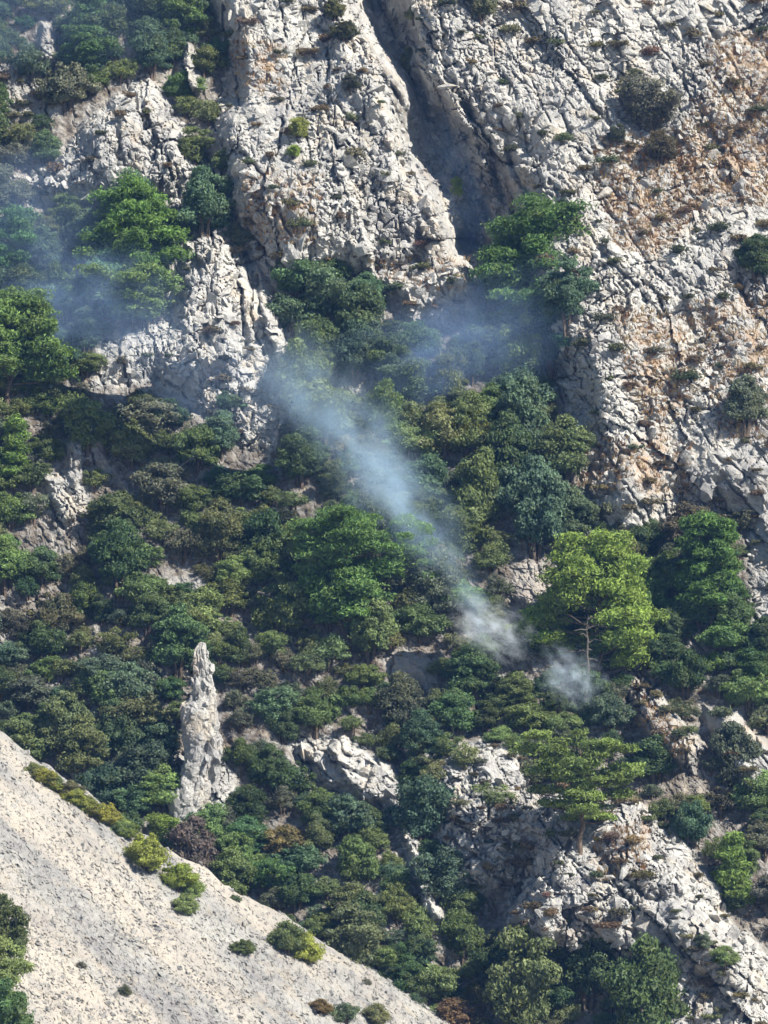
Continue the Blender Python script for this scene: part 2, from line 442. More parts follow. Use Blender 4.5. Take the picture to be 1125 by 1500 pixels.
sq = np.stack([J2 * ns + I2, (J2 + 1) * ns + I2, (J2 + 1) * ns + I2 + 1, J2 * ns + I2 + 1], -1).reshape(-1, 4)
me = build_mesh('scree_slope', SP.reshape(-1, 3), sq, M_SCREE)
fullX = np.concatenate([np.repeat(SX[:1], len(back), 0), SX]); fullY = np.concatenate([np.repeat(SY[:1], len(back), 0), SY])
cc = -0.69 * fullX + 0.72 * fullY; aa = 0.72 * fullX + 0.69 * fullY
band = np.clip(2.6 * fbm(cc / 42 + 5, aa / 520, 76, 3) + 0.10, 0, 0.9)
for an, A in (('stain', band * 0.25), ('soil', band)):
    a = me.attributes.new(an, 'FLOAT', 'POINT'); a.data.foreach_set('value', A.ravel().astype(np.float32))
scree = tag(mesh_obj('scree_slope', me), 'pale gravel scree slope falling past the dark wood', None, None, 'structure')
def at_scree(px, py):
    return P(np.float64(px), np.float64(py), scree_depth(np.array([float(px)]), np.array([float(py)]), False)[0])

# ------------------------------------------------------------------ loose blocks
rng = np.random.default_rng(7)
def block_mesh(name, seed, mat, flat=0.6, n=13, sub=False):
    r = np.random.default_rng(seed); bm = bmesh.new()
    for i in range(n):
        v = r.normal(size=3); v /= np.abs(v).max() ** 0.6 * np.linalg.norm(v) ** 0.4
        v *= (0.8 + 0.4 * r.random()) * np.array([1, 0.75 + .5 * r.random(), flat])
        bm.verts.new(v * 0.8)
    bmesh.ops.convex_hull(bm, input=bm.verts)
    for v in [v for v in bm.verts if not v.link_faces]: bm.verts.remove(v)
    me = bpy.data.meshes.new(name); bm.to_mesh(me); bm.free(); me.materials.append(mat); return me
BLOCKS = [block_mesh('rock_block', 100 + i, M_ROCK, 0.45 + 0.05 * i) for i in range(10)]
for m in BLOCKS: m.name = 'rock_block'
SCREEB = [block_mesh('stone', 200 + i, M_SCREE, 0.5) for i in range(6)]
def block_arrays(m):
    V = np.array([v.co for v in m.vertices]); T = []
    for p in m.polygons:
        vs = list(p.vertices)
        for k in range(1, len(vs) - 1): T.append((vs[0], vs[k], vs[k + 1]))
    return V, np.array(T)
BA = [block_arrays(m) for m in BLOCKS]

def rand_rot(nrm, r, tilt=0.35):
    n = nrm + r.normal(size=3) * tilt; n /= np.linalg.norm(n)
    t = np.cross(n, r.normal(size=3)); t /= np.linalg.norm(t)
    return np.stack([t, np.cross(n, t), n], 1)

def mat4(R, loc, s):
    M = Matrix.Identity(4)
    for i in range(3):
        for j in range(3): M[i][j] = float(R[i, j] * s[j])
        M[i][3] = float(loc[i])
    return M

def scatter_pts(poly, n, mind, r, margin=4):
    p = np.array(poly, float); lo = np.maximum(p.min(0), [-60, -60]); hi = np.minimum(p.max(0), [1190, 1560])
    out = []; cell = {}
    X = lo[0] + r.random(n * 14) * (hi[0] - lo[0]); Y = lo[1] + r.random(n * 14) * (hi[1] - lo[1])
    ok = sdf_poly(poly, X, Y) > margin
    for x, y in zip(X[ok], Y[ok]):
        k = (int(x // mind), int(y // mind))
        if any((x - a) ** 2 + (y - b_) ** 2 < mind * mind for i in (-1, 0, 1) for j in (-1, 0, 1) for a, b_ in cell.get((k[0] + i, k[1] + j), ())): continue
        cell.setdefault(k, []).append((x, y)); out.append((x, y))
        if len(out) >= n: break
    return out

for (poly, nm, _), ob, nblk, nsm in zip(ROCKS, rock_objs, (290, 230, 60, 80, 80, 40, 200, 30, 40), (3400, 1400, 300, 500, 400, 250, 1200, 250, 400)):
    for k, (x, y) in enumerate(scatter_pts(poly, nblk, 15, rng)):
        s = (0.35 + 0.65 * rng.random() ** 2)
        nr = normal_at(x, y)
        o = bpy.data.objects.new('rock_block', BLOCKS[rng.integers(10)])
        o.matrix_world = mat4(rand_rot(nr, rng, .45), at(x, y) + nr * s * 0.0, (s * 1.4, s * .85, s * .6))
        COL.objects.link(o); o.parent = ob
    Vs, Ts, base = [], [], 0
    p = np.array(poly, float); lo = np.maximum(p.min(0), [-60, -60]); hi = np.minimum(p.max(0), [1190, 1560])
    X = lo[0] + rng.random(nsm * 3) * (hi[0] - lo[0]); Y = lo[1] + rng.random(nsm * 3) * (hi[1] - lo[1])
    ok = sdf_poly(poly, X, Y) > 0
    for x, y in list(zip(X[ok], Y[ok]))[:nsm]:
        V, T = BA[rng.integers(10)]; s = 0.15 + 0.30 * rng.random() ** 2; nr = normal_at(x, y, 6)
        R = rand_rot(nr, rng, .6)
        Vs.append((V * np.array([1.45, .75, 1.1]) * s) @ R.T + at(x, y) + nr * s * 0.15); Ts.append(T + base); base += len(V)
    if Vs:
        o = mesh_obj('rubble', build_mesh('rubble', np.concatenate(Vs), np.concatenate(Ts), M_ROCK), ob); o['kind'] = 'stuff'
Vs, Ts, base = [], [], 0
for k in range(20000):
    x = -50 + rng.random() * 760; t = 3 + rng.random() ** 0.9 * 460; y = float(crest(np.array([x]))[0]) + t
    if y > 1540: continue
    V, T = BA[rng.integers(10)]; s = 0.07 + 0.16 * rng.random() ** 3
    Vs.append((V * s) @ rand_rot(np.array([.5, -.35, .78]), rng, .7).T + P(x, y, scree_depth(np.array([x]), np.array([y]), False)[0])); Ts.append(T + base); base += len(V)
o = mesh_obj('gravel', build_mesh('gravel', np.concatenate(Vs), np.concatenate(Ts), M_SCREE), scree); o['kind'] = 'stuff'
for k in range(240):
    x = -10 + rng.random() * 660; t = 1 + rng.random() ** 2.2 * 400; y = float(crest(np.array([x]))[0]) + t
    if y > 1500: continue
    s = 0.2 + 0.35 * rng.random() ** 2.5
    o = bpy.data.objects.new('stone', SCREEB[rng.integers(6)])
    o.matrix_world = mat4(rand_rot(np.array([.5, -.35, .78]), rng, .6), at_scree(x, y), (s, s * .8, s))
    COL.objects.link(o); o.parent = scree

# ------------------------------------------------------------------ rock pinnacle
def pinnacle():
    prof = [(0, 1300, 48, -18), (0, 1190, 34, -14), (0, 1150, 30, -4), (0, 1110, 29, 2), (0, 1080, 30, -3), (0, 1045, 29, -6), (0, 1030, 21, 1), (0, 1000, 18, 0), (0, 976, 14, -3), (0, 962, 11, -4), (0, 952, 6, -1)]
    base = at(296.0, 1180.0)
    sc = np.linalg.norm(at(296., 1180.) - C0) / F
    hs = np.array([(1190 - p[1]) for p in prof]); hw = np.array([p[2] for p in prof]); cxs = np.array([p[3] for p in prof])
    nr, na = 150, 96
    H = np.linspace(hs[0], hs[-1], nr); A = np.linspace(0, 2 * np.pi, na, endpoint=False) + np.pi / 2
    HH, AA = np.meshgrid(H, A, indexing='ij')
    W = np.interp(HH, hs, hw); CXX = np.interp(HH, hs, cxs)
    r = 1 + 0.0 * HH
    Xn = (AA - np.pi / 2) * 26 + 40; Yn = HH + 30
    rel = 0
    for size, el, amp, seed in ((44, 2.4, 13, 81), (19, 2.0, 7.0, 82), (8, 1.6, 3.5, 83)):
        F1, F2, ox, oy, rr = voro(Xn / size + 50, Yn / (size * el) + 50, seed)
        rel = rel + (rr[..., 0] - .5) * amp + ((rr[..., 1] - .5) * ox + (rr[..., 2] - .5) * oy) * amp - 2.2 * np.exp(-((F2 - F1) / .1) ** 2) * amp / 7
    W = np.maximum(W * 0.97 + rel * np.clip(W / 20, 0.2, 1), 1.0)
    V = np.stack([(CXX + W * np.cos(AA)) * sc, W * np.sin(AA) * 0.7 * sc, HH * sc], -1).reshape(-1, 3)
    J, I = np.meshgrid(np.arange(nr - 1), np.arange(na), indexing='ij'); I1 = (I + 1) % na
    q = np.stack([J * na + I, J * na + I1, (J + 1) * na + I1, (J + 1) * na + I], -1).reshape(-1, 4)
    V = np.concatenate([V, [[-2 * sc, 0, (hs[-1] + 2) * sc]]])
    top = np.array([[(nr - 1) * na + i, (nr - 1) * na + (i + 1) % na, nr * na] for i in range(na)])
    me = build_mesh('rock_pinnacle', V, [q, top], M_ROCK)
    o = mesh_obj('rock_pinnacle', me); o.location = base + np.array([0, -0.6, 0])
    tag(o, 'slender pale limestone pinnacle rising out of the dark wood', 'rock')
    for k in range(120):
        t = rng.random() ** .85; h = -20 + t * 245; a = rng.random() * 2 * math.pi
        w = np.interp(h, hs, hw); g = (.45 + .65 * (1 - t)) * (.4 + .9 * rng.random() ** 1.5)
        b_ = bpy.data.objects.new('rock_block', BLOCKS[rng.integers(10)])
        R_ = np.array(Euler((rng.normal() * .22, rng.normal() * .22, rng.random() * 6.28)).to_matrix())
        b_.matrix_local = mat4(R_, np.array([(np.interp(h, hs, cxs) + w * .80 * math.cos(a)) * sc, w * .55 * math.sin(a) * sc, h * sc]), (g * .62, g * .55, g * (1.5 + rng.random())))
        COL.objects.link(b_); b_.parent = o
pinnacle()

# ------------------------------------------------------------------ foliage builders
def ico(sub):
    bm = bmesh.new(); bmesh.ops.create_icosphere(bm, subdivisions=sub, radius=1)
    V = np.array([v.co for v in bm.verts]); T = np.array([[v.index for v in f.verts] for f in bm.faces]); bm.free(); return V, T
ICO = ico(1)

def leaves_on(lumps, r, nper, size, aspect=0.6, jit=0.55, upbias=0.0, core=0.8, ref=None, shell=0.25):
    """lumps: list of (centre(3), radii(3)); leaf-sized rhombs over each lump, with an inner core"""
    Vs, Fq, Ft, var, base = [], [], [], [], 0
    vq, vt = [], []
    mean_r = ref or np.mean([np.prod(l[1]) ** (1 / 3) for l in lumps])
    for c, rad in lumps:
        c = np.asarray(c, float); rad = np.asarray(rad, float)
        k = max(20, int(nper * (np.prod(rad) ** (1 / 3) / mean_r) ** 2))
        n = r.normal(size=(k, 3)); n[:, 2] += upbias; n /= np.linalg.norm(n, axis=1)[:, None]
        n = n[n[:, 2] > -0.75]; k = len(n)
        wob = 1 + 0.22 * np.sin(n @ (r.normal(size=3) * 4) + r.random() * 6) + np.abs(r.normal(size=k)) * 0.16 + (r.random(k) < .07) * r.random(k) * .5
        pos = c + n * rad * (wob * (1 - shell * r.random(k) ** 2))[:, None]
        nn = n / rad; nn /= np.linalg.norm(nn, axis=1)[:, None]
        nn = nn + r.normal(size=(k, 3)) * jit; nn /= np.linalg.norm(nn, axis=1)[:, None]
        t = np.cross(nn, r.normal(size=(k, 3))); t /= np.linalg.norm(t, axis=1)[:, None]
        b_ = np.cross(nn, t)
        s = size * (0.6 + 0.8 * r.random(k))[:, None]
        q = np.stack([pos + t * s, pos + b_ * s * aspect + nn * s * .25, pos - t * s, pos - b_ * s * aspect + nn * s * .25], 1).reshape(-1, 3)
        Vs.append(q); Fq.append(np.arange(4 * k).reshape(-1, 4) + base); base += 4 * k
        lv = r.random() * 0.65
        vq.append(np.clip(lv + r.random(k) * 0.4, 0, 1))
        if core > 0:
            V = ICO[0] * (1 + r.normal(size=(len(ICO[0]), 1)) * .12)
            Vs.append(c + V * rad * core); Ft.append(ICO[1] + base); base += len(V); vt.append(np.full(len(ICO[1]), lv * 0.6))  # core toned darker than its leaves: shade inside the lump put into colour
    return np.concatenate(Vs), [np.concatenate(Fq)] + ([np.concatenate(Ft)] if Ft else []), np.concatenate(vq + vt)

def tube(path, radii, seg=6):
    path = np.array(path, float); V, Q = [], []
    for i, p in enumerate(path):
        d = path[min(i + 1, len(path) - 1)] - path[max(i - 1, 0)]; d /= np.linalg.norm(d) + 1e-9
        a = np.cross(d, [0.3, 1, 0.1]); a /= np.linalg.norm(a); b_ = np.cross(d, a)
        for k in range(seg):
            an = 2 * math.pi * k / seg; V.append(p + radii[i] * (a * math.cos(an) + b_ * math.sin(an)))
    for i in range(len(path) - 1):
        for k in range(seg): Q.append((i * seg + k, i * seg + (k + 1) % seg, (i + 1) * seg + (k + 1) % seg, (i + 1) * seg + k))
    return np.array(V), np.array(Q)

def join_tubes(tubes):
    Vs, Qs, b_ = [], [], 0
    for V, Q in tubes: Vs.append(V); Qs.append(Q + b_); b_ += len(V)
    return np.concatenate(Vs), np.concatenate(Qs)

# --- evergreen oaks: unit crown (half-width 1), several shapes
def oak_proto(seed, tall=1.0, nl=17, airy=False):
    r = np.random.default_rng(seed); lumps = []
    ph = r.random(3) * 6.28; lean = r.normal(size=2) * .12
    nl = int(nl * 2.5)
    for i in range(nl):
        z = 1 - 1.75 * (i + .5) / nl; z = np.clip(z + r.normal() * .14, -.75, 1)
        a = i * 2.39996 + r.normal() * .7
        out = .78 + .20 * math.sin(2 * a + ph[0]) + .16 * math.sin(3 * a + ph[1])      # uneven outline
        rr = math.sqrt(max(0, 1 - z * z)) * out * (.55 + .45 * r.random())
        lr = (.10 + .17 * r.random() ** 1.5) * (1.1 if z < .2 else 1)
        lumps.append(((rr * math.cos(a) + lean[0] * z, rr * math.sin(a) + lean[1] * z, (.74 + z * (.56 + .2 * r.random())) * tall), (lr * (1 + .5 * r.random()), lr * (1 + .5 * r.random()), lr * (.6 + .35 * r.random()))))
    lumps.append(((0, 0, .6 * tall), (.52, .52, .5 * tall)))
    V, Fc, var = leaves_on(lumps, r, 170 if not airy else 100, .047, .55, .6, .45, .78 if not airy else .5, shell=.35 if not airy else .6)
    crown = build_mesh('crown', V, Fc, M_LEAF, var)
    tb = []
    for k in range(4):
        a = k * 1.7 + r.random(); e = np.array([math.cos(a) * .45, math.sin(a) * .45, .6 * tall])
        tb.append(tube([(0.06 * math.cos(a), .06 * math.sin(a), -.45), (e[0] * .35, e[1] * .35, .3), e], [.09, .06, .03], 5))
    tv, tq = join_tubes(tb)
    return crown, build_mesh('trunk', tv, tq, M_BARK)
OAKS = [oak_proto(300 + i, (0.85, 1.0, 1.2, 0.95, 1.1, 0.8, 1.0, 1.35)[i], (15, 19, 20, 16, 22, 14, 17, 24)[i]) for i in range(8)]
SHRUBS = [oak_proto(340 + i, (0.75, 0.65, 0.85, 0.7)[i], (12, 10, 14, 11)[i], True) for i in range(4)]

def dry_proto(seed):
    r = np.random.default_rng(seed)
    lumps = [((r.normal() * .4, r.normal() * .4, .35 + .25 * r.random()), (.45, .45, .35)) for _ in range(6)]
    V, Fc, var = leaves_on(lumps, r, 90, .13, .35, .9, .4, .7, shell=.3)
    return build_mesh('cushion', V, Fc, M_DRYLEAF, var)
DRY = [dry_proto(360 + i) for i in range(5)]

def put(name, crown, trunk, loc, s, rz, color, label, cat, group=None, sz=1.0):
    e = bpy.data.objects.new(name, None); e.empty_display_size = .3; COL.objects.link(e)
    e.location = loc; e.rotation_euler = (0, 0, rz); e.scale = (s * (.85 + .35 * rng.random()), s, s * sz)
    c = bpy.data.objects.new('crown', crown); c.color = (*color, 1); link(c, e)
    if trunk is not None: link(bpy.data.objects.new('trunk', trunk), e)
    tag(e, label, cat, group); return e

# --- pines
def pine(px, py, w, h, seed, color, label, prof='broad', t0=.25, nlimb=26, pad=.16, flat=.45, lean=0.0, dens=230, base=None, name='pine_tree', dz=0.0, needle=.21, gap=None):
    r = np.random.default_rng(seed)
    loc = at(px, py) if base is None else base
    sc = np.linalg.norm(loc - C0) / F
    H = h * sc; R = w * sc / 2
    def pr(t):
        if prof == 'broad': return 1.0 * (1 - ((t - .35) / .72) ** 2) ** .5 if abs(t - .35) < .72 else .1
        if prof == 'cone': return max(.12, 1.05 - t)
        if prof == 'umbrella': return .45 + .55 * math.sin(min(1, max(0, (t - .2) / .75)) * math.pi * .62)
        return max(.15, math.sin(math.pi * min(1, .15 + .8 * t)))
    tr = [np.array([lean * R * k / 8 + r.normal() * .05 * R * (k > 0), r.normal() * .05 * R * (k > 0), H * .96 * k / 8 - (0.6 if k == 0 else 0)]) for k in range(9)]
    rad0 = H * .022 + .06
    tubes = [tube(tr, [rad0 * (1 - .85 * k / 8) for k in range(9)], 7)]
    lumps = []
    def tp(t): return np.array([np.interp(t * 8, range(9), [q[i] for q in tr]) for i in range(3)])
    for i in range(nlimb):
        t = t0 + (1 - t0) * (i + r.random()) / nlimb
        a = i * 2.39996 + r.normal() * .4; rr = R * pr(t) * (.65 + .4 * r.random())
        s0 = tp(t * .93); e = np.array([tp(t)[0] + rr * math.cos(a), tp(t)[1] + rr * math.sin(a) * .9, t * H + (.04 + .05 * r.random()) * H * (1 - t) - .02 * H])
        mid = (s0 + e) / 2 + np.array([0, 0, -.015 * H])
        tubes.append(tube([s0, mid, e], [rad0 * .38 * (1.1 - t * .7), rad0 * .25 * (1.1 - t * .7), rad0 * .08], 5))
        npad = 2 + int(rr / R * 2.2)
        for k in range(npad):
            f = .45 + .6 * (k + r.random() * .6) / npad
            c = s0 + (e - s0) * f + np.array([r.normal() * .08 * R, r.normal() * .08 * R, .02 * H + r.normal() * .012 * H])
            pz = R * pad * (.7 + .6 * r.random())
            lumps.append((c, (pz * (1.1 + .5 * r.random()), pz * (1.1 + .5 * r.random()), pz * flat * (1 + .6 * r.random()))))
    if gap: lumps = [l for l in lumps if not gap(l[0][0] / R, l[0][1] / R, l[0][2] / H)]
    lumps.append((tp(1.0) + np.array([0, 0, .01 * H]), (R * pad, R * pad, R * pad)))
    V, Fc, var = leaves_on(lumps, r, dens, needle, .36, .6, .6, .55, shell=.45)
    e = bpy.data.objects.new(name, None); COL.objects.link(e); e.location = loc + np.array([0, dz, 0])
    c = bpy.data.objects.new('crown', build_mesh('crown', V, Fc, M_NEEDLE, var)); c.color = (*(v * 1.3 for v in color), 1); link(c, e)
    tv, tq = join_tubes(tubes); link(bpy.data.objects.new('trunk', build_mesh('trunk', tv, tq, M_BARK)), e)
    tag(e, label, 'pine tree')
    return e
G_PINE = (.115, .185, .045); G_BRIGHT = (.20, .275, .06); G_DEEP = (.06, .115, .04); G_BLUE = (.07, .12, .075)
pine(796, 494, 178, 194, 1, (.10, .175, .052), 'broad green pine growing from the cliff edge above the gully', 'broad', .05, 64, .17)
pine(876, 1002, 172, 220, 2, G_BRIGHT, 'bright yellow-green dense pine behind the dead snag', 'broad', .08, 56, .16, .55, gap=lambda x, y, z: x < .22 and z < .5 and y < .35)
pine(1042, 928, 100, 172, 3, (.085, .15, .04), 'deep green upright pine against the foot of the cliff face', 'broad', .15, 34, .2, .6)
pine(505, 965, 165, 216, 4, (.11, .19, .055), 'large layered pine with flat tiers in the middle of the wood', 'umbrella', .22, 38, .19, .34)
pine(850, 1248, 188, 170, 5, (.16, .215, .06), 'flat-topped spreading pine above the big sloping outcrop', 'umbrella', .25, 26, .135, .32, dens=200)
pine(193, 432, 135, 166, 6, (.11, .19, .045), 'bushy green pine in front of the jagged crag', 'broad', .15, 34, .18, .5)
pine(195, 482, 140, 80, 7, (.13, .19, .06), 'low spreading pine in the smoke beneath the jagged crag', 'umbrella', .2, 22, .2, .34)
pine(18, 628, 150, 205, 8, (.115, .18, .05), 'tall vivid green pine with bare dark trunk beside the pale rubble', 'broad', .35, 36, .18, .5)
pine(128, 112, 95, 118, 9, (.09, .16, .06), 'sparse pine with feathery tiers at the top of the dark wood', 'cone', .15, 24, .22, .4)
pine(262, 66, 70, 80, 10, (.10, .15, .05), 'small light green pine beside the shaded side of the buttress', 'broad', .2, 20, .24, .5)
pine(16, 425, 80, 120, 11, (.08, .16, .07), 'hazy blue-green pine at the edge of the smoke below the crag', 'broad', .15, 22, .24, .5)
pine(1076, 1335, 66, 105, 12, (.15, .22, .055), 'small vivid lime-green pine beside the big sloping outcrop', 'cone', .1, 24, .26, .5)
pine(797, 962, 78, 70, 13, G_BRIGHT, 'little bright green pine beside the white smoke source', 'broad', .1, 20, .25, .5)
pine(600, 880, 90, 120, 14, (.12, .20, .05), 'slim light green pine leaning out beside the layered pine', 'broad', .2, 22, .22, .45)
pine(20, 720, 60, 110, 15, (.13, .2, .05), 'narrow yellow-green pine under the tall vivid pine', 'cone', .1, 18, .26, .5)

# --- dead snag with bare branches
def snag():
    r = np.random.default_rng(5); loc = at(858., 1008.) + np.array([0, -2.2, -0.5]); sc = np.linalg.norm(loc - C0) / F
    H = 112 * sc
    e = bpy.data.objects.new('dead_snag', None); COL.objects.link(e); e.location = loc
    V, Q = tube([(-.1, 0, -.9), (.02, 0, H * .12), (.16, .05, H * .3), (.04, 0, H * .48), (.12, .05, H * .66), (-.02, 0, H * .82), (.22, 0, H)], [.22, .16, .14, .115, .095, .06, .02], 7)
    link(bpy.data.objects.new('trunk', build_mesh('trunk', V, Q, M_DEAD)), e)
    for z, dx, dz, ln in ((.82, 1, .05, 1.7), (.80, -1, -.1, 1.2), (.62, 1, .18, 1.3), (.5, -1, .2, .8), (.42, 1, -.1, .9), (.93, 1, .3, .7), (.3, 1, .1, .6), (.7, -1, .35, .7), (.55, 1, -.2, .5), (.88, -1, .25, .5), (.36, -1, -.25, .7)):
        p = np.array([.08, 0, z * H]); y = r.normal() * .4
        V, Q = tube([p, p + np.array([dx * ln * .5, y * .5, ln * (dz + .12)]), p + np.array([dx * ln, y, ln * dz])], [.08, .06, .025], 5)
        link(bpy.data.objects.new('branch', build_mesh('branch', V, Q, M_DEAD)), e)
    tag(e, 'bleached dead snag with bare branches in front of the bright pine', 'dead tree')
snag()
def fallen(px, py, ang, ln, label):
    loc = at(px, py) + np.array([0, -2.0, 1.6]); d = np.array([math.cos(ang), -.15, math.sin(ang)])
    V, Q = tube([(0, 0, 0), d * ln * .5 + np.array([0, 0, .1]), d * ln], [.14, .11, .05], 6)
    V2, Q2 = tube([d * ln * .6, d * ln * .8 + np.array([.1, 0, .5])], [.06, .03], 5)
    o = mesh_obj('fallen_trunk', build_mesh('fallen_trunk', V, Q, M_DEAD)); o.location = loc
    link(bpy.data.objects.new('branch', build_mesh('branch', V2, Q2, M_DEAD)), o)
    tag(o, label, 'dead wood')
fallen(262., 716., .55, 2.0, 'bare grey trunk lying among the bushes below the white spur')
fallen(378., 898., -.35, 1.6, 'short pale log lying in the shade under the layered pine')

# --- oaks and shrubs by hand
OC = {'dark': (.090, .138, .060), 'mid': (.158, .215, .078), 'blue': (.115, .175, .105), 'olive': (.185, .22, .092), 'lime': (.30, .33, .075), 'rust': (.20, .15, .065), 'grey': (.14, .15, .10)}
CW = {'dark': 'dark green', 'mid': 'mid green', 'blue': 'blue-green', 'olive': 'olive green', 'lime': 'yellow-green', 'rust': 'rust-tinged', 'grey': 'grey-green'}
taken = []
def jitter(c, k=.2):
    f = 1 + rng.normal() * k; return tuple(max(.01, v * f * (1 + rng.normal() * .07)) for v in c)
def oak(px, py, w, col, label, group=None, proto=None, loc=None, kind='evergreen_oak', cat='oak', sz=1.0, lift=0):
    loc = at(float(px), float(py)) if loc is None else loc
    sc = np.linalg.norm(loc - C0) / F
    pr = OAKS[rng.integers(8)] if proto is None else proto
    put(kind, pr[0], pr[1], loc, w * sc / 2 * (1.12 if group else .98), rng.random() * 6.28, jitter(OC[col]), label, cat, group, sz * (.78 + .5 * rng.random()))
    taken.append((px, py - w * .25, w))
for (x, y, w, c, l) in [
    (1108, 408, 66, 'dark', 'round dark oak casting a sharp shadow on the cliff face'),
    (952, 186, 100, 'grey', 'wide grey-green shrub in a hollow of the cliff face'), (905, 214, 34, 'grey', 'slim grey-green bush beside the hollow of the cliff face'),
    (968, 240, 62, 'grey', 'low grey shrub under the wide shrub of the cliff face'), (1094, 622, 74, 'grey', 'dull grey-green bush with brown foot low on the cliff face'),
    (437, 205, 46, 'lime', 'bright moss-green bush on the grey buttress'), (430, 232, 30, 'lime', 'little yellow-green bush under the moss-green one on the buttress'),
    (601, 112, 46, 'olive', 'olive bush perched at the head of the shaded gully'), (668, 290, 30, 'lime', 'tiny lime bush lit inside the shaded gully'),
    (606, 30, 34, 'olive', 'olive bush at the very top of the shaded gully'), (505, 60, 46, 'olive', 'olive scrub in the slanting groove of the buttress'), (490, 30, 40, 'olive', 'upper olive scrub in the slanting groove of the buttress'),
    (515, 135, 36, 'grey', 'grey shrub on the upper ledge of the buttress'), (705, 30, 50, 'grey', 'grey shrub near the top of the pale cliff by the gully'),
    (300, 345, 100, 'blue', 'wide dusky shrub between the crag and the white spur'), (352, 372, 56, 'grey', 'grey-green shrub at the tip of the white spur'),
    (282, 245, 64, 'olive', 'olive bush on the shoulder of the jagged crag'), (330, 250, 46, 'olive', 'brownish olive bush at the foot of the buttress'),
    (322, 668, 62, 'blue', 'smoky blue-green oak against the foot of the white spur'), (338, 604, 50, 'blue', 'smoky round bush growing on the white spur'),
    (707, 664, 76, 'lime', 'yellow-topped oak in the middle of the gully wood'), (728, 616, 74, 'mid', 'dense green oak with pale trunk in the gully wood'),
    (565, 650, 80, 'mid', 'green oak beside the tan clearing'), (480, 640, 120, 'olive', 'large olive oak veiled by the smoke plume'), (450, 590, 90, 'olive', 'olive oak at the top of the smoke plume'),
    (418, 1255, 82, 'rust', 'oak with orange-tinged leaves above the scree crest'), (300, 1240, 70, 'olive', 'olive oak at the foot of the pinnacle'), (246, 1236, 72, 'lime', 'flat yellow-green oak beside the foot of the pinnacle'),
    (508, 1228, 90, 'blue', 'full blue-green oak under the white rock ledge'), (900, 940, 40, 'mid', 'green shrub under the bright pine'),
    (668, 1520, 80, 'rust', 'rusty orange bush at the end of the scree crest'), (765, 1525, 130, 'olive', 'wide olive oak below the big sloping outcrop'), (860, 1470, 110, 'dark', 'dark oak hugging the face of the big sloping outcrop'),
    (950, 1540, 140, 'dark', 'wide dark oak at the base of the big sloping outcrop'), (1062, 1418, 50, 'olive', 'dull olive scrub on the steep side of the big outcrop'), (1030, 1395, 34, 'grey', 'small grey scrub in a cleft of the big outcrop'),
    (960, 1140, 90, 'dark', 'dark grey-green oak on the rusty rock strip'), (430, 485, 86, 'blue', 'deep blue-green oak in the clump under the buttress, beside the spur'),
    (480, 470, 96, 'blue', 'tall blue-green oak topping the clump under the buttress'), (530, 510, 92, 'dark', 'dark oak of the clump under the buttress, beside the knoll'),
    (460, 545, 90, 'dark', 'dark oak at the foot of the clump under the buttress'), (520, 556, 84, 'blue', 'blue-green oak low in the clump above the tan clearing'), (612, 530, 84, 'blue', 'hazy blue-green oak below the rocky knoll'),
]: oak(x, y, w, c, l)
for (x, y, w, c, l) in [(690, 668, 82, 'mid', 'tall oak on the near side of the gully stand, beside the yellow-topped oak'), (768, 672, 104, 'blue', 'tall wide blue-green tree of the gully stand'), (828, 706, 92, 'mid', 'tall green tree of the gully stand against the cliff foot'),
                        (705, 775, 92, 'mid', 'tall green tree low in the gully stand beside the smoke'), (784, 812, 108, 'blue', 'tallest dusky tree at the foot of the gully stand'), (836, 800, 84, 'dark', 'tall dark tree at the foot of the gully stand under the cliff'),
                        (745, 735, 88, 'dark', 'tall dark tree in the heart of the gully stand'), (660, 590, 76, 'olive', 'tall olive tree at the head of the gully stand')]:
    oak(x, y, w, c, l, None, OAKS[(2, 7, 4)[rng.integers(3)]], None, 'evergreen_oak', 'oak', 1.3)

